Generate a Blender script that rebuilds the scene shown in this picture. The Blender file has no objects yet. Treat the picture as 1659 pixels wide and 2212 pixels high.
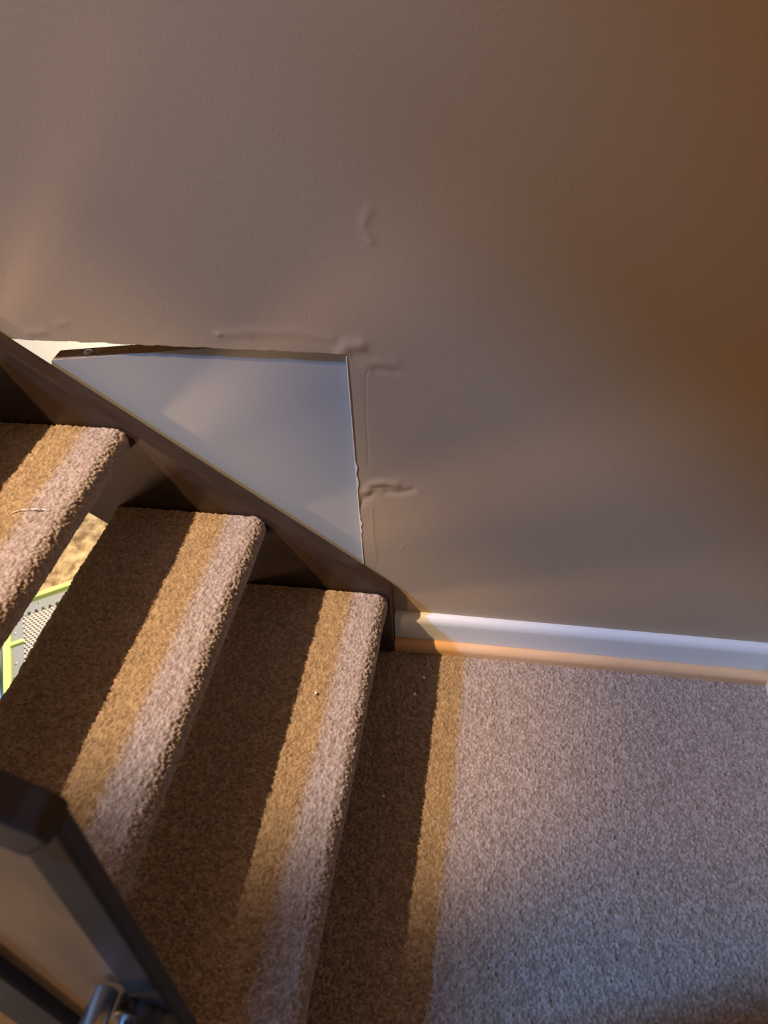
import bpy, bmesh, math
import numpy as np
from mathutils import Vector, Matrix

# ------------------------------------------------------------------ camera
S = bpy.context.scene
C = S.collection
CAM = (0.2035, -1.1288, 1.3919); YAW, PITCH, ROLL, FPX = -0.18872, 0.72360, -0.05442, 1725.04
f = Vector((math.sin(YAW)*math.cos(PITCH), math.cos(YAW)*math.cos(PITCH), -math.sin(PITCH)))
r = Vector((math.cos(YAW), -math.sin(YAW), 0)); u = r.cross(f)
r2 = math.cos(ROLL)*r + math.sin(ROLL)*u; u2 = -math.sin(ROLL)*r + math.cos(ROLL)*u
cd = bpy.data.cameras.new('camera'); cam = bpy.data.objects.new('camera', cd); C.objects.link(cam)
M = Matrix.Identity(4)
for i in range(3): M[i][0] = r2[i]; M[i][1] = u2[i]; M[i][2] = -f[i]; M[i][3] = CAM[i]
cam.matrix_world = M
cd.sensor_fit = 'HORIZONTAL'; cd.sensor_width = 36; cd.lens = 36*FPX/1659
cd.clip_start = .02
cd.dof.use_dof = True; cd.dof.focus_distance = 1.65; cd.dof.aperture_fstop = 7.0
S.camera = cam

# ------------------------------------------------------------------ light
S.view_settings.view_transform = 'Standard'; S.view_settings.look = 'None'
S.view_settings.gamma = 1; S.view_settings.use_curve_mapping = False
S.view_settings.exposure = 0.0
W = bpy.data.worlds.new('world'); S.world = W; W.use_nodes = True
W.node_tree.nodes['Background'].inputs[0].default_value = (.66, .48, .32, 1)
W.node_tree.nodes['Background'].inputs[1].default_value = .13

def area(name, loc, target, size, power, col, size_y=None, spread=None):
    l = bpy.data.lights.new(name, 'AREA'); l.energy = power; l.color = col
    l.shape = 'RECTANGLE' if size_y else 'DISK'; l.size = size
    if size_y: l.size_y = size_y
    if spread: l.spread = math.radians(spread)
    o = bpy.data.objects.new(name, l); C.objects.link(o)
    o.location = loc
    o.rotation_euler = (Vector(target)-Vector(loc)).to_track_quat('-Z', 'Y').to_euler()
    return o
area('warm_ceiling_lamp', (-1.95, -.92, 3.25), (0, -.3, 0), .05, 54, (1, .52, .17))
sl = bpy.data.lights.new('stair_spotlight', 'SPOT'); sl.energy = 640; sl.color = (1, .67, .35); sl.shadow_soft_size = .025
sl.spot_size = math.radians(18.5); sl.spot_blend = .9
so = bpy.data.objects.new('stair_spotlight', sl); C.objects.link(so); so.location = (-1.98, -.90, 3.25)
so.rotation_euler = (Vector((-.40, -.30, .36))-so.location).to_track_quat('-Z', 'Y').to_euler()
area('upper_window_light', (-5.6, -2.5, 6.2), (0, -.3, 0), .5, 640, (.19, .47, 1.0))
area('stringer_bounce_fill', (-1.3, -1.7, -.2), (-.5, -.1, .2), .25, 8, (1, .58, .32))  # added fill, stands in for warm bounce from below onto the stringer
area('lower_room_lamp', (-.7, 1.3, .55), (-1.7, 1.2, -1.2), .35, 110, (1, .84, .62))

# ------------------------------------------------------------------ helpers
def sRGB(*c):
    return tuple(((x/255)/12.92 if x/255 <= .04045 else ((x/255+.055)/1.055)**2.4) for x in c)+(1,)

def mat(name, col, rough=.6, metal=0, spec=.5, col2=None, scale=20, detail=4, bump=0, bscale=200, bdist=.001,
        stretch=None, emit=None, lo=.35, hi=.65, sheen=0):
    m = bpy.data.materials.new(name); m.use_nodes = True; nt = m.node_tree; b = nt.nodes['Principled BSDF']
    b.inputs['Base Color'].default_value = col; b.inputs['Roughness'].default_value = rough
    b.inputs['Metallic'].default_value = metal; b.inputs['Specular IOR Level'].default_value = spec
    if sheen: b.inputs['Sheen Weight'].default_value = sheen
    tc = nt.nodes.new('ShaderNodeTexCoord'); mp = nt.nodes.new('ShaderNodeMapping')
    nt.links.new(tc.outputs['Object'], mp.inputs[0])
    if stretch: mp.inputs['Scale'].default_value = stretch
    if col2:
        n = nt.nodes.new('ShaderNodeTexNoise'); n.inputs['Scale'].default_value = scale; n.inputs['Detail'].default_value = detail
        nt.links.new(mp.outputs[0], n.inputs['Vector'])
        cr = nt.nodes.new('ShaderNodeValToRGB'); cr.color_ramp.elements[0].position = lo; cr.color_ramp.elements[1].position = hi
        cr.color_ramp.elements[0].color = col; cr.color_ramp.elements[1].color = col2
        nt.links.new(n.outputs['Fac'], cr.inputs[0]); nt.links.new(cr.outputs[0], b.inputs['Base Color'])
    if bump:
        n = nt.nodes.new('ShaderNodeTexNoise'); n.inputs['Scale'].default_value = bscale; n.inputs['Detail'].default_value = 3
        nt.links.new(mp.outputs[0], n.inputs['Vector'])
        bp = nt.nodes.new('ShaderNodeBump'); bp.inputs['Strength'].default_value = bump; bp.inputs['Distance'].default_value = bdist
        nt.links.new(n.outputs['Fac'], bp.inputs['Height']); nt.links.new(bp.outputs[0], b.inputs['Normal'])
    return m

def carpet_mat(name):
    m = bpy.data.materials.new(name); m.use_nodes = True; nt = m.node_tree; b = nt.nodes['Principled BSDF']
    b.inputs['Roughness'].default_value = .95; b.inputs['Specular IOR Level'].default_value = .1
    b.inputs['Sheen Weight'].default_value = .15
    at = nt.nodes.new('ShaderNodeAttribute'); at.attribute_name = 'tuft'
    cr = nt.nodes.new('ShaderNodeValToRGB')
    e = cr.color_ramp.elements; e[0].position = 0; e[0].color = (.20, .155, .12, 1)
    e[1].position = 1; e[1].color = (.50, .42, .36, 1)
    x = cr.color_ramp.elements.new(.5); x.color = (.33, .27, .225, 1)
    nt.links.new(at.outputs['Fac'], cr.inputs[0])
    tc = nt.nodes.new('ShaderNodeTexCoord')
    n = nt.nodes.new('ShaderNodeTexNoise'); n.inputs['Scale'].default_value = 900; n.inputs['Detail'].default_value = 3
    nt.links.new(tc.outputs['Object'], n.inputs['Vector'])
    mx = nt.nodes.new('ShaderNodeMix'); mx.data_type = 'RGBA'; mx.blend_type = 'MULTIPLY'; mx.inputs[0].default_value = .55
    c2 = nt.nodes.new('ShaderNodeValToRGB'); c2.color_ramp.elements[0].position = .3; c2.color_ramp.elements[0].color = (.55, .55, .55, 1)
    c2.color_ramp.elements[1].position = .7; c2.color_ramp.elements[1].color = (1.3, 1.3, 1.3, 1)
    nt.links.new(n.outputs['Fac'], c2.inputs[0]); nt.links.new(cr.outputs[0], mx.inputs[6]); nt.links.new(c2.outputs[0], mx.inputs[7])
    nt.links.new(mx.outputs[2], b.inputs['Base Color'])
    bp = nt.nodes.new('ShaderNodeBump'); bp.inputs['Strength'].default_value = .6; bp.inputs['Distance'].default_value = .0008
    nt.links.new(n.outputs['Fac'], bp.inputs['Height']); nt.links.new(bp.outputs[0], b.inputs['Normal'])
    return m

MT = dict(
    wall=mat('beige_wall_paint', (.425, .345, .245, 1), .5, spec=.5, bump=.22, bscale=330, bdist=.0012),
    plaster=mat('torn_plaster', (.85, .85, .83, 1), .8),
    white=mat('white_gloss_paint', (.74, .80, .82, 1), .35, bump=.05, bscale=60),
    cream=mat('cream_paint', (.78, .72, .58, 1), .4),
    pine=mat('pine_moulding', (.66, .40, .20, 1), .45, col2=(.74, .50, .29, 1), scale=30, stretch=(.15, 1, 1)),
    stringer=mat('dark_stained_wood', (.036, .022, .017, 1), .42, col2=(.055, .036, .029, 1), scale=40, stretch=(.2, 1, .4), bump=.1, bscale=150, bdist=.001),
    dark=mat('dark_painted_wood', (.034, .028, .027, 1), .6, spec=.3, col2=(.048, .039, .037, 1), scale=15, bump=.05, bscale=200),
    infill=mat('mottled_tan_board', (.42, .25, .11, 1), .6, col2=(.20, .125, .065, 1), scale=7, detail=6, stretch=(1.6, 1, .8), lo=.42, hi=.72),
    laminate=mat('white_laminate', (.39, .43, .45, 1), .42),
    chip=mat('chipboard', (.24, .125, .05, 1), .9, col2=(.42, .25, .12, 1), scale=260, bump=.7, bscale=400, bdist=.002),
    steel=mat('brushed_steel', (.62, .64, .66, 1), .28, 1),
    lime=mat('lime_green_paint', (.50, .68, .16, 1), .35),
    grey=mat('grey_plastic', (.19, .19, .185, 1), .5),
    mesh=mat('white_mesh', (.85, .82, .76, 1), .5),
    backing=mat('mesh_backing', (.42, .36, .30, 1), .7),
    black=mat('black_plastic', (.02, .02, .025, 1), .4),
    ceil=mat('ceiling_paint', (.60, .55, .48, 1), .7),
    lower_wall=mat('cream_wall_paint', (.66, .62, .52, 1), .6),
    vinyl=mat('marbled_vinyl', (.14, .085, .04, 1), .16, col2=(.50, .37, .20, 1), scale=16, detail=8, bump=.9, bscale=26, bdist=.02, lo=.36, hi=.66),
    crumb=mat('white_crumb', (.88, .84, .78, 1), .6),
    thread=mat('pale_thread', (.62, .55, .48, 1), .7),
    carpet=carpet_mat('taupe_carpet'),
)

def link(name, me, m, parent=None, smooth=False, kind=None):
    if m: me.materials.append(m)
    if smooth: me.polygons.foreach_set('use_smooth', [True]*len(me.polygons))
    o = bpy.data.objects.new(name, me); C.objects.link(o)
    if parent: o.parent = parent
    if kind: o['kind'] = kind
    return o

def from_bm(name, bm, m, parent=None, bevel=0, seg=2, smooth=False, kind=None):
    bmesh.ops.recalc_face_normals(bm, faces=bm.faces)
    if bevel:
        bmesh.ops.bevel(bm, geom=[e for e in bm.edges if len(e.link_faces) == 2 and e.calc_face_angle(0) > .5], offset=bevel, segments=seg, affect='EDGES', profile=.5)
    me = bpy.data.meshes.new(name); bm.to_mesh(me); bm.free()
    return link(name, me, m, parent, smooth, kind)

def bx(bm, a, b):
    vs = [bm.verts.new((x, y, z)) for x in (a[0], b[0]) for y in (a[1], b[1]) for z in (a[2], b[2])]
    for q in ((0, 1, 3, 2), (4, 6, 7, 5), (0, 4, 5, 1), (2, 3, 7, 6), (0, 2, 6, 4), (1, 5, 7, 3)): bm.faces.new([vs[i] for i in q])

def box(name, a, b, m, parent=None, bevel=0, kind=None, seg=2):
    bm = bmesh.new(); bx(bm, a, b); return from_bm(name, bm, m, parent, bevel, seg, kind=kind)

def prism_y(bm, pts, y0, y1):          # polygon in (x, z) pushed through y
    a = [bm.verts.new((x, y0, z)) for x, z in pts]; b = [bm.verts.new((x, y1, z)) for x, z in pts]
    bm.faces.new(a); bm.faces.new(b[::-1]); n = len(pts)
    for i in range(n): bm.faces.new((a[i], b[i], b[(i+1) % n], a[(i+1) % n]))

def prism_x(bm, pts, x0, x1):          # polygon in (y, z) pushed through x
    a = [bm.verts.new((x0, y, z)) for y, z in pts]; b = [bm.verts.new((x1, y, z)) for y, z in pts]
    bm.faces.new(a); bm.faces.new(b[::-1]); n = len(pts)
    for i in range(n): bm.faces.new((a[i], b[i], b[(i+1) % n], a[(i+1) % n]))

def rod(bm, p, q, rad, n=24):
    p, q = Vector(p), Vector(q); d = (q-p).normalized(); a = d.orthogonal().normalized(); b = d.cross(a)
    R = [[bm.verts.new(c+rad*(math.cos(2*math.pi*i/n)*a+math.sin(2*math.pi*i/n)*b)) for i in range(n)] for c in (p, q)]
    bm.faces.new(R[0][::-1]); bm.faces.new(R[1])
    for i in range(n): bm.faces.new((R[0][i], R[0][(i+1) % n], R[1][(i+1) % n], R[1][i]))

def grid(name, P, m, parent=None, close=False, keep=None, attr=None, kind=None, caps=False):
    nu, nv = P.shape[:2]
    idx = np.arange(nu*nv).reshape(nu, nv)
    if close: ix = np.concatenate([idx, idx[:, :1]], 1)
    else: ix = idx
    q = np.stack([ix[:-1, :-1], ix[1:, :-1], ix[1:, 1:], ix[:-1, 1:]], -1)
    if keep is not None: q = q[keep]
    q = q.reshape(-1, 4)
    loops = q.ravel(); starts = np.arange(len(q))*4; tot = np.full(len(q), 4)
    if caps:
        loops = np.concatenate([loops, idx[0], idx[-1][::-1]])
        starts = np.concatenate([starts, [len(q)*4, len(q)*4+nv]]); tot = np.concatenate([tot, [nv, nv]])
    me = bpy.data.meshes.new(name)
    me.vertices.add(nu*nv); me.vertices.foreach_set('co', P.reshape(-1).astype(np.float32))
    me.loops.add(len(loops)); me.loops.foreach_set('vertex_index', loops.astype(np.int32))
    me.polygons.add(len(starts)); me.polygons.foreach_set('loop_start', starts.astype(np.int32)); me.polygons.foreach_set('loop_total', tot.astype(np.int32))
    me.update(calc_edges=True); me.validate()
    if attr is not None:
        a = me.attributes.new('tuft', 'FLOAT', 'POINT'); a.data.foreach_set('value', attr.reshape(-1).astype(np.float32))
    return link(name, me, m, parent, True, kind)

def tag(o, label, cat, group=None, kind=None):
    o['label'] = label; o['category'] = cat
    if group: o['group'] = group
    if kind: o['kind'] = kind
    return o

def thing(name, loc, label, cat, group=None):
    o = bpy.data.objects.new(name, None); C.objects.link(o); o.location = loc; o.empty_display_size = .05
    tag(o, label, cat, group); return o

def parent_keep(o, root):              # parts are modelled in world coordinates
    o.parent = root; o.matrix_parent_inverse = Matrix.Translation(root.location).inverted()
    return o

# ------------------------------------------------------------------ carpet pile
rng = np.random.default_rng(7)
TJ = rng.random((512, 512, 3))

def smooth_noise(Uc, Vc, cell, seed):
    a, b = Uc/cell+seed*13.7, Vc/cell+seed*5.3
    i, j = np.floor(a).astype(int), np.floor(b).astype(int); fa, fb = a-i, b-j
    fa = fa*fa*(3-2*fa); fb = fb*fb*(3-2*fb); T = TJ[..., 2]; g = lambda p, q: T[p % 512, q % 512]
    return (g(i, j)*(1-fa)*(1-fb)+g(i+1, j)*fa*(1-fb)+g(i, j+1)*(1-fa)*fb+g(i+1, j+1)*fa*fb)

def tufts(Uc, Vc, cell=.0044, asp=1.1, seed=0):
    # domain warp, then one rounded tuft of yarn for every jittered cell
    w = .0014
    Uc = Uc + w*(smooth_noise(Uc, Vc, .012, seed+1)-.5)*2; Vc = Vc + w*(smooth_noise(Uc, Vc, .012, seed+2)-.5)*2
    a, b = Uc/(cell*asp)+seed*31, Vc/cell+seed*17
    i, j = np.floor(a).astype(int), np.floor(b).astype(int)
    best = np.full(a.shape, 9.); rid = np.zeros(a.shape)
    for di in (-1, 0, 1):
        for dj in (-1, 0, 1):
            ii, jj = i+di, j+dj; T = TJ[ii % 512, jj % 512]
            d = (ii+.5+.8*(T[..., 0]-.5)-a)**2+(jj+.5+.8*(T[..., 1]-.5)-b)**2
            s = d < best; best = np.where(s, d, best); rid = np.where(s, T[..., 2], rid)
    h = np.clip(1-best*1.6, -.35, 1)
    return h, rid

def pile(Uc, Vc, seed, amp=.0032):
    h, rid = tufts(Uc, Vc, seed=seed)
    low = smooth_noise(Uc, Vc, .035, seed+5)
    mid = smooth_noise(Uc, Vc, .009, seed+9)
    H = amp*(h+.7*(rid-.5)) + .0022*(mid-.5) + .0016*(low-.5)
    col = np.clip(.5+.55*(rid-.5)+.22*(mid-.5), 0, 1)
    return H, col

# ------------------------------------------------------------------ the setting
SL = .825                               # pitch of the stairs, rise over run
RI, GO = .19, .2304

# landing carpet: fine pile where it shows, one surface
def axis(parts):
    out = []
    for a, b, s in parts: out += list(np.linspace(a, b, max(2, int(round((b-a)/s))+1))[:-1])
    return np.array(out+[parts[-1][1]])
xs = axis([(-.36, -.12, .01), (-.12, .80, .00155)])
ys = axis([(-2.2, -.90, .02), (-.90, .0, .00155)])
X, Y = np.meshgrid(xs, ys, indexing='ij')
H, col = pile(X, Y, 3)
fade = np.clip((Y+.95)/.04, 0, 1)*np.clip((X+.14)/.02, 0, 1)
P = np.stack([X, Y, H*fade-.001], -1)
grid('floor', P, MT['carpet'], attr=col, kind='structure')
box('trim_1', (-.36, -2.2, -.22), (.80, 0, -.006), MT['stringer'], kind='structure')   # edge and underside of the landing

# back wall with the cut-out, its paint blistered and cracked along the cut
DEF = dict(
    A=([(-.011, .956), (-.02, .933), (-.010, .912)], .006, .0022),
    B=([(-.068, .722), (-.056, .735), (-.036, .737)], .009, .0065),
    C=([(-.012, .693), (.004, .692), (.020, .690)], .006, -.0022),
    D=([(-.026, .700), (-.004, .706), (.018, .704)], .009, .0018),
    crack=([(-.026, .690), (-.031, .676), (-.033, .635), (-.0345, .60), (-.035, .557), (-.036, .483)], .0012, -.0011),
    fold=([(-.043, .425), (-.033, .443), (-.009, .450), (.014, .448)], .0065, .0052),
    wr=([(-.004, .427), (.019, .427), (.043, .436)], .006, -.0042),
    w2=([(-.06, .391), (-.05, .406), (-.036, .418)], .007, -.0034),
    wr2=([(-.036, .437), (-.02, .439), (.0, .440)], .005, -.0018),
    tape=([(-.059, .388), (-.035, .384), (-.0355, .345), (-.037, .321), (-.0345, .28), (-.034, .237)], .0018, .0013),
    ridge=([(-.274, .746), (-.22, .753), (-.141, .756), (-.084, .746)], .007, .0022),
    ridge2=([(-.215, .738), (-.205, .728)], .006, -.0014),
    nail=([(-.274, .747), (-.273, .746)], .0022, .0035),
    d1=([(.022, .289), (.022, .285)], .002, .0012),
    d2=([(-.560, .752), (-.545, .756)], .006, .0014),
    d3=([(-.620, .733), (-.59, .737)], .006, .0018),
    d4=([(.086, .713), (.116, .705)], .0015, .0006),
)
wx = axis([(-3.2, -.70, .05), (-.70, -.06, .0032), (-.06, .12, .0018), (.12, .80, .02)])
wz = axis([(-.22, .20, .03), (.20, .72, .0026), (.72, .98, .0024), (.98, 3.4, .05)])
WX, WZ = np.meshgrid(wx, wz, indexing='ij')
hh = np.zeros_like(WX)
for pts, w, a in DEF.values():
    best = np.full(WX.shape, 9.)
    for (x0, z0), (x1, z1) in zip(pts[:-1], pts[1:]):
        L2 = (x1-x0)**2+(z1-z0)**2+1e-12
        t = np.clip(((WX-x0)*(x1-x0)+(WZ-z0)*(z1-z0))/L2, 0, 1)
        best = np.minimum(best, np.hypot(WX-x0-t*(x1-x0), WZ-z0-t*(z1-z0)))
    hh += .42*a*np.exp(-(best/(1.25*w))**2)
strip = np.clip((-.035-WX)/.004, 0, 1)*(WX > -.0605)*np.clip((.385-WZ)/.004, 0, 1)
hh += .0003*strip
hh += .0006*np.exp(-((WZ-.72)/.02)**2)*(WX < -.06)*(smooth_noise(WX, WZ, .03, 2)-.2)
hh += .0010*(smooth_noise(WX, WZ, .22, 4)-.5)
hh *= np.clip((WZ-(.186-SL*WX)+.004)/.012, 0, 1)*(WX < .003)+(WX >= .003)
# ragged lower edge of the cut
ex = (.0028*(smooth_noise(WX, WZ*0, .02, 6)-.5)+.0012*(smooth_noise(WX, WZ*0, .004, 8)-.5))
WZ2 = WZ + np.where((np.abs(WZ-.72) < 1e-6) & (WX < -.062), ex, 0)
ez = .0010*(smooth_noise(WZ, WX*0, .012, 6)-.5)
WX2 = WX + np.where((np.abs(WX+.06) < 1e-6) & (WZ < .718), ez, 0)
PW = np.stack([WX2, -hh, WZ2], -1)
cx = (wx[:-1]+wx[1:])/2; cz = (wz[:-1]+wz[1:])/2
CX, CZ = np.meshgrid(cx, cz, indexing='ij')
keep = ~((CX < -.06) & (CZ < .72) & ~((CX > -.33) & (CZ < .04)))
wall = grid('wall_back', PW, MT['wall'], keep=keep, kind='structure')
sm = wall.modifiers.new('thickness', 'SOLIDIFY'); sm.thickness = .008; sm.offset = 0; sm.use_even_offset = False
wall.location.y = .004
es = wall.modifiers.new('edges', 'EDGE_SPLIT'); es.split_angle = math.radians(55); es.use_edge_sharp = False
# exposed white plaster along the cut edge
bm = bmesh.new()
n = 190; zz = np.linspace(.232, .716, n); base = .0007
for k in range(n-1):
    def wd(z):
        w = .0009+.0007*float(smooth_noise(np.array([z]), np.array([0.]), .009, 11)[0])
        for c, s, a in ((.482, .010, .0030), (.448, .012, .0030), (.343, .008, .0034), (.325, .005, .0026), (.30, .004, .0012), (.362, .003, .002)): w += a*math.exp(-((z-c)/s)**2)*(.6+.8*float(smooth_noise(np.array([z]), np.array([0.]), .003, 12)[0]))
        return w
    za, zb = zz[k], zz[k+1]
    ps = [(-.0618, za), (-.0612+wd(za), za), (-.0612+wd(zb), zb), (-.0618, zb)]
    prism_y(bm, ps, -.0015, .004)
parent = from_bm('plaster_edge', bm, MT['plaster'], wall); parent.location.y = -.004

# baseboard with a rounded top, and the shoe moulding
prof = [(0, .030), (-.018, .030), (-.018, .078)]
for t in np.linspace(0, 1, 10): prof.append((-.018+.013*(1-math.cos(t*math.pi/2))*1.0, .078+.019*math.sin(t*math.pi/2)))
prof.append((0, .097))
bm = bmesh.new(); prism_x(bm, prof, .0015, .80); from_bm('baseboard_back', bm, MT['white'], kind='structure')
q = [(0, -.004), (-.034, -.004), (-.034, .014)]
for t in np.linspace(0, 1, 9): q.append((-.034+.016*(1-math.cos(t*math.pi/2)), .014+.0155*math.sin(t*math.pi/2)))
q.append((0, .0295))
bm = bmesh.new(); prism_x(bm, q, .0015, .80); from_bm('trim_2', bm, MT['pine'], kind='structure')
# right wall, just outside the frame but for its skirting
box('wall_right', (.80, -2.2, -.22), (.90, .02, 3.4), MT['wall'], kind='structure')
bm = bmesh.new(); pr = [(.80, .0), (.774, .0), (.774, .07), (.780, .085), (.80, .09)]
prism_y(bm, pr, -2.2, -.030); from_bm('baseboard_right', bm, MT['cream'], kind='structure')
# ceiling over the landing and the opening above the stairs, plus two added light blockers
box('warm_light_blocker', (-1.90, -1.6, 2.78), (-1.38, -.862, 2.82), MT['ceil'], kind='structure')   # unseen box added to end the warm strips partway along the treads
box('cool_light_blocker', (-2.5, -2.2, 1.95), (-1.71, -1.175, 2.05), MT['ceil'], kind='structure')   # unseen slab added to keep cool light off the outer tread noses
box('ceiling', (-2.3, -2.2, 3.4), (.90, .02, 3.5), MT['ceil'], kind='structure')

# room below, behind and under the stairs
grid('floor', np.stack(list(np.meshgrid(np.linspace(-4, 1, 40), np.linspace(-2.2, 2.6, 40), indexing='ij'))+[np.full((40, 40), -1.2)], -1), MT['vinyl'], kind='structure')
box('wall_far', (-4, 2.0, -1.2), (1, 2.1, 1.3), MT['lower_wall'], kind='structure')
box('wall_left', (-4.0, -2.2, -1.2), (-3.9, 2.0, 1.0), MT['lower_wall'], kind='structure')

# ------------------------------------------------------------------ staircase
stair = thing('staircase', (0, -.45, 0), 'open-riser staircase with dark stained side board and taupe carpeted treads climbing along the wall', 'staircase')

# stringer against the wall: pitched board cut plumb at its foot
def stringer(y0, y1):
    bm = bmesh.new(); xe = -2.4
    prism_y(bm, [(0, 0), (0, .186), (xe, .186-xe*SL), (xe, -.151-xe*SL), (-.183, 0)], y0, y1)
    return from_bm('stringer', bm, MT['stringer'], None, .0055, 3)
parent_keep(stringer(-.04, -.003), stair)
parent_keep(stringer(-.905, -.87), stair)
def tread(k, fine=True):
    z1 = k*RI; x1 = -.0081-(k-1)*GO; D = .3056; T = .052; rad = .023
    step = .0016 if fine else .006
    # rounded-rectangle section, counter-clockwise seen from +y... parametrised by arc length
    cor = [(x1-rad, z1-rad, 90, 0), (x1-rad, z1-T+rad, 0, -90), (x1-D+rad, z1-T+rad, -90, -180), (x1-D+rad, z1-rad, -180, -270)]
    pts, nrm = [], []
    for i, (cx_, cz_, a0, a1) in enumerate(cor):
        m = max(3, int(rad*math.pi/2/step))
        for t in np.linspace(math.radians(a0), math.radians(a1), m+1):
            pts.append((cx_+rad*math.cos(t), cz_+rad*math.sin(t))); nrm.append((math.cos(t), math.sin(t)))
        nx = cor[(i+1) % 4]; e0 = np.array(pts[-1]); t1 = math.radians(nx[2]); e1 = np.array((nx[0]+rad*math.cos(t1), nx[1]+rad*math.sin(t1)))
        L = np.linalg.norm(e1-e0); under = (i == 1)
        s_ = .012 if under else step
        c = int(L/s_)
        for t in range(1, c): pts.append(tuple(e0+(e1-e0)*t/c)); nrm.append(nrm[-1])
    pts = np.array(pts); nrm = np.array(nrm)
    sv = np.concatenate([[0], np.cumsum(np.linalg.norm(np.diff(pts, axis=0), axis=1))])
    yy = axis([(-.868, -.0415, step)])
    Yg, Sg = np.meshgrid(yy, sv, indexing='ij')
    H, col = pile(Sg, Yg, 20+k*3)
    # soft wear and a slightly drooping, hand-stretched wrap
    H = H + .0022*(smooth_noise(Sg, Yg, .09, k)-.5)
    H = H*np.clip(.45+.55*(nrm[None, :, 1]+.3)/.8, .45, 1)
    endf = np.clip((-.0415-Yg)/.004, 0, 1); H = H*endf - .004*(1-endf)*1.0
    Px = pts[None, :, 0]+nrm[None, :, 0]*H; Pz = pts[None, :, 1]+nrm[None, :, 1]*H
    P = np.stack([Px, Yg, Pz], -1)
    o = grid('tread', P, MT['carpet'], close=True, attr=col, caps=True)
    return parent_keep(o, stair)
for k in range(1, 9): tread(k, k <= 3)

# ------------------------------------------------------------------ balustrade at the near side
bal = thing('balustrade', (-.026, -.93, 0), 'dark painted stair balustrade with newel, handrail, tan infill board and steel bolts, bottom left corner', 'balustrade')
P_ = lambda o: parent_keep(o, bal)
P_(box('newel_post', (-.090, -.926, 0.0), (-.052, -.908, .925), MT['dark'], None, .004, seg=3))
bm = bmesh.new(); hx = -.34
prism_y(bm, [(-.052, .922), (-.058, .934), (-.072, .943), (hx, .943+(-.072-hx)*SL), (hx, .895+(-.080-hx)*SL), (-.080, .895)], -.934, -.904)
P_(from_bm('handrail', bm, MT['dark'], None, .005, 3))
bm = bmesh.new()
prism_y(bm, [(-.085, .10), (-.085, .905), (-.30, 1.08), (-.30, .32)], -.919, -.911)
P_(from_bm('infill_board', bm, MT['infill'], None, .001, 1))
bm = bmesh.new()
prism_y(bm, [(-.110, .05), (-.158, .40), (-.204, .655), (-.26, .98), (-.33, 1.04), (-.27, .64), (-.17, .05)], -.932, -.907)
P_(from_bm('brace_board', bm, MT['dark'], None, .004, 2))
for (x, z, rr, y0, y1) in ((-.107, .622, .0115, -.925, -1.01), (-.096, .575, .009, -.935, -1.01)):
    bm = bmesh.new(); rod(bm, (x, y0, z), (x, y1, z), rr, 28)
    P_(from_bm('bolt', bm, MT['steel'], None, .0018, 2, True))
bm = bmesh.new(); rod(bm, (-.083, -.920, .588), (-.083, -.938, .588), .022, 28)
P_(from_bm('bolt_collar', bm, MT['black'], None, .003, 2, True))

# ------------------------------------------------------------------ loose access panel behind the cut-out
pan = thing('access_panel', (-.616, .02, .15), 'loose white laminated chipboard panel tilted behind the triangular cut-out in the wall', 'panel')
A = math.radians(7.2); T0 = Vector((-.608, 0, .674))
ax_ = Vector((math.cos(A), 0, math.sin(A))); az_ = Vector((math.sin(A), 0, -math.cos(A)))
def pq(a, b): v = T0+ax_*a+az_*b; return (v.x, v.z)
def slab(name, y0, y1, m, ins=0, bevel=0):
    bm = bmesh.new()
    prism_y(bm, [pq(ins, .010+ins), pq(ins, .62), pq(.60, .62), pq(.60, ins), pq(.006+ins, ins)], y0, y1)
    return parent_keep(from_bm(name, bm, m, None, bevel, 1), pan)
slab('chipboard_core', .011, .043, MT['chip'])
slab('front_laminate', .0098, .0110, MT['laminate'])
slab('back_laminate', .043, .0442, MT['laminate'])
c = T0+ax_*.072
bm = bmesh.new()
bmesh.ops.create_uvsphere(bm, u_segments=20, v_segments=10, radius=.0078, matrix=Matrix.Translation((c.x, .026, c.z+.001)) @ Matrix.Diagonal((1, 1, .6, 1)))
parent_keep(from_bm('screw', bm, MT['steel'], None, smooth=True), pan)
bm = bmesh.new(); prism_y(bm, [pq(.048, .002), pq(.102, .002), pq(.100, -.0008), pq(.050, -.0008)], .017, .040)
o = parent_keep(from_bm('worn_patch', bm, mat('pale_glue_patch', (.42, .29, .15, 1), .7, col2=(.22, .12, .05, 1), scale=120), None), pan)

# ------------------------------------------------------------------ rack on the lower floor, seen between the treads
rk = thing('metal_rack', (-1.45, .55, -1.2), 'lime green metal frame with grey panel and white honeycomb mesh, seen below between treads', 'rack')
K = lambda o: parent_keep(o, rk)
zt = -.85
def bar(name, a, b, w, h, m):
    a, b = Vector((a[0], a[1], zt)), Vector((b[0], b[1], zt)); d = (b-a).normalized(); s = Vector((-d.y, d.x, 0))*w/2; up = Vector((0, 0, h/2))
    bm = bmesh.new(); vs = [bm.verts.new(p+i*s+j*up) for p in (a, b) for i in (-1, 1) for j in (-1, 1)]
    for qd in ((0, 1, 3, 2), (4, 6, 7, 5), (0, 4, 5, 1), (2, 3, 7, 6), (0, 2, 6, 4), (1, 5, 7, 3)): bm.faces.new([vs[i] for i in qd])
    return K(from_bm(name, bm, m, None, .003, 2))
c0, c1 = (-1.631, .664), (-1.25, .93)        # far corner and its neighbour
c3 = (-1.30, .07)
bar('frame_bar', c0, c1, .022, .03, MT['lime'])
bar('frame_bar', c0, c3, .022, .03, MT['lime'])
c2 = (-.919, .336)
bar('frame_bar', c1, c2, .022, .03, MT['lime']); bar('frame_bar', c3, c2, .022, .03, MT['lime'])
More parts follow.
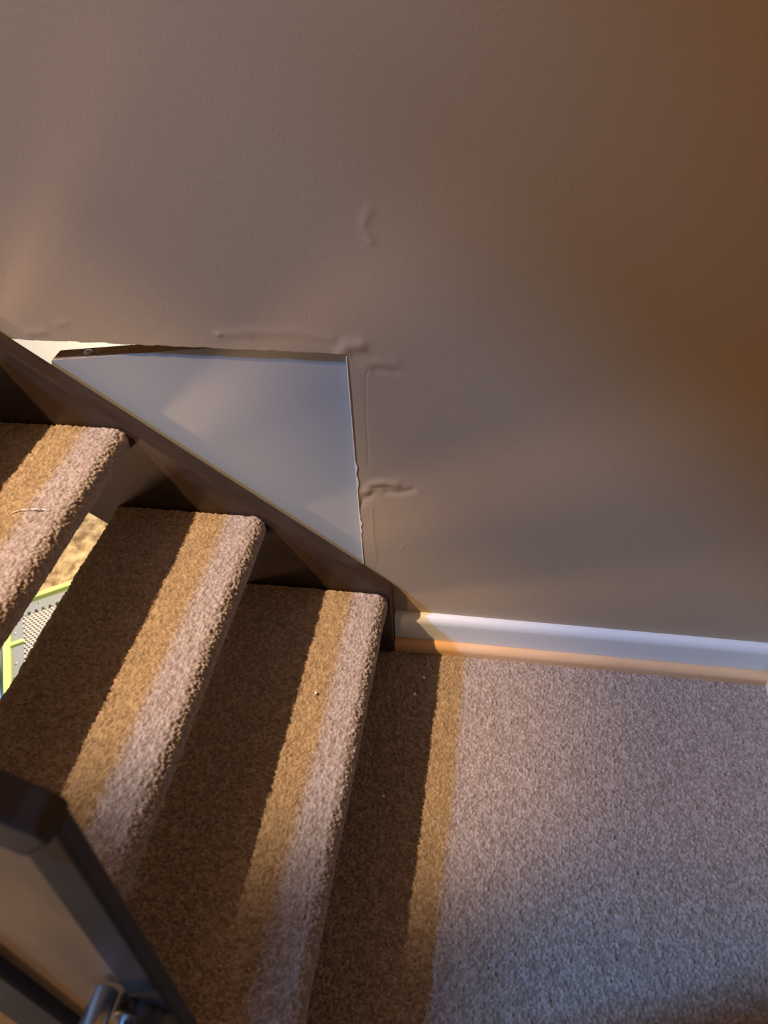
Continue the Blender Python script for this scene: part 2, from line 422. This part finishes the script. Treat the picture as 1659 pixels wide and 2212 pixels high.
for cc in (c0, c1, c2, c3):
    bm = bmesh.new(); rod(bm, (cc[0], cc[1], -1.2), (cc[0], cc[1], zt+.01), .012, 16); K(from_bm('leg', bm, MT['lime'], None, smooth=False))
e1 = (Vector(c1)-Vector(c0)); L1 = e1.length; e1.normalize(); e2 = (Vector(c3)-Vector(c0)); L2 = e2.length; e2.normalize()
def loc(a, b, z): v = Vector(c0)+e1*a+e2*b; return (v.x, v.y, z)
bm = bmesh.new()                              # grey panel: ring round the mesh
o1 = [(.012, .012), (L1-.012, .012), (L1-.012, L2-.012), (.012, L2-.012)]; i1 = [(.056, .070), (L1-.06, .070), (L1-.06, L2-.06), (.056, L2-.06)]
for z0 in (zt-.008, zt-.014):
    pass
vo = [[bm.verts.new(loc(a, b, z)) for a, b in o1] for z in (zt-.006, zt-.014)]; vi = [[bm.verts.new(loc(a, b, z)) for a, b in i1] for z in (zt-.006, zt-.014)]
for i in range(4):
    j = (i+1) % 4
    bm.faces.new((vo[0][i], vo[0][j], vi[0][j], vi[0][i])); bm.faces.new((vo[1][i], vi[1][i], vi[1][j], vo[1][j]))
    bm.faces.new((vo[0][i], vo[1][i], vo[1][j], vo[0][j])); bm.faces.new((vi[0][i], vi[0][j], vi[1][j], vi[1][i]))
gp = K(from_bm('panel', bm, MT['grey'], None))
bar('cross_bar', loc(.0, .205, 0)[:2], loc(.060, .205, 0)[:2], .016, .012, MT['lime'])
# honeycomb
bm = bmesh.new(); hs = .0085; w = .0013
rows = int((L2-.10)/(hs*1.5)); cols = int((L1-.12)/(hs*math.sqrt(3)))
for rr_ in range(rows):
    for cc in range(cols):
        a0 = .059+(cc+.5*(rr_ % 2)+.5)*hs*math.sqrt(3); b0 = .079+rr_*hs*1.5
        if a0 > L1-.065 or b0 > L2-.07: continue
        O, I = [], []
        for t in range(6):
            an = math.radians(60*t+30)
            O.append(bm.verts.new(loc(a0+hs*math.cos(an), b0+hs*math.sin(an), zt-.004))); I.append(bm.verts.new(loc(a0+(hs-w)*math.cos(an), b0+(hs-w)*math.sin(an), zt-.004)))
        I2 = [bm.verts.new(v.co-Vector((0, 0, .012))) for v in I]
        for t in range(6):
            bm.faces.new((O[t], O[(t+1) % 6], I[(t+1) % 6], I[t])); bm.faces.new((I[t], I[(t+1) % 6], I2[(t+1) % 6], I2[t]))
K(from_bm('honeycomb_mesh', bm, MT['backing'], None))
bm = bmesh.new()
vs = [bm.verts.new(loc(a, b, zt-.012)) for a, b in i1]; vs2 = [bm.verts.new(loc(a, b, zt-.02)) for a, b in i1]
bm.faces.new(vs); bm.faces.new(vs2[::-1])
for i in range(4): bm.faces.new((vs[i], vs2[i], vs2[(i+1) % 4], vs[(i+1) % 4]))
K(from_bm('mesh_tray', bm, MT['mesh'], None))
for i in range(9):
    bm = bmesh.new(); bmesh.ops.create_icosphere(bm, subdivisions=2, radius=.006, matrix=Matrix.Translation(loc(.056+i*.026, .070, zt-.003)))
    K(from_bm('mesh_clip', bm, MT['black'], None, smooth=True))
for a, b in ((.02, .05), (.035, .03), (.12, .03), (.03, .30), (.03, .15), (.25, .03)):
    bm = bmesh.new(); bmesh.ops.create_icosphere(bm, subdivisions=2, radius=.0045, matrix=Matrix.Translation(loc(a, b, zt-.004)))
    K(from_bm('rivet', bm, MT['steel'], None, smooth=True))
# steel pipe beside the rack
bm = bmesh.new(); rod(bm, (-1.70, .71, -.9), (-1.38, .137, -.9), .012, 20)
pipe = from_bm('steel_pipe', bm, MT['steel'], None, smooth=True)
tag(pipe, 'steel pipe lying beside the lime green frame, at the left edge between treads', 'pipe')

# ------------------------------------------------------------------ bits of fluff
def crumb(x, y, z, s, label, group=None, seed=0):
    bm = bmesh.new(); bmesh.ops.create_icosphere(bm, subdivisions=2, radius=s)
    g = np.random.default_rng(seed)
    for v in bm.verts: v.co *= .75+.5*g.random()
    o = from_bm('crumb', bm, MT['crumb'], None, smooth=True); o.location = (x, y, z)
    tag(o, label, 'crumb', group)
crumb(.073, -.102, .0055, .0034, 'tiny white crumb on the dark carpet, nearer the skirting board of the pair', 'crumbs on the carpet', 1)
crumb(.059, -.146, .0055, .0037, 'tiny white crumb on the dark carpet, further from the skirting board of the pair', 'crumbs on the carpet', 2)
crumb(.030, -.380, .0055, .0027, 'tiny pale crumb on dark carpet beside the lowest tread, farthest from the wall', 'crumbs on the carpet', 3)
crumb(-.098, -.30, .1955, .0028, 'tiny pale crumb lying on the lowest carpeted tread', 'crumbs on the carpet', 4)
bm = bmesh.new()
pts = [Vector((-.560, -.285, .574)), Vector((-.545, -.279, .5765)), Vector((-.53, -.276, .577)), Vector((-.512, -.274, .577)), Vector((-.499, -.275, .575))]
for a, b in zip(pts[:-1], pts[1:]): rod(bm, a, b, .0012, 8)
tag(from_bm('thread', bm, MT['thread'], None, smooth=True), 'short pale thread lying across the carpet of the upper left tread', 'thread')
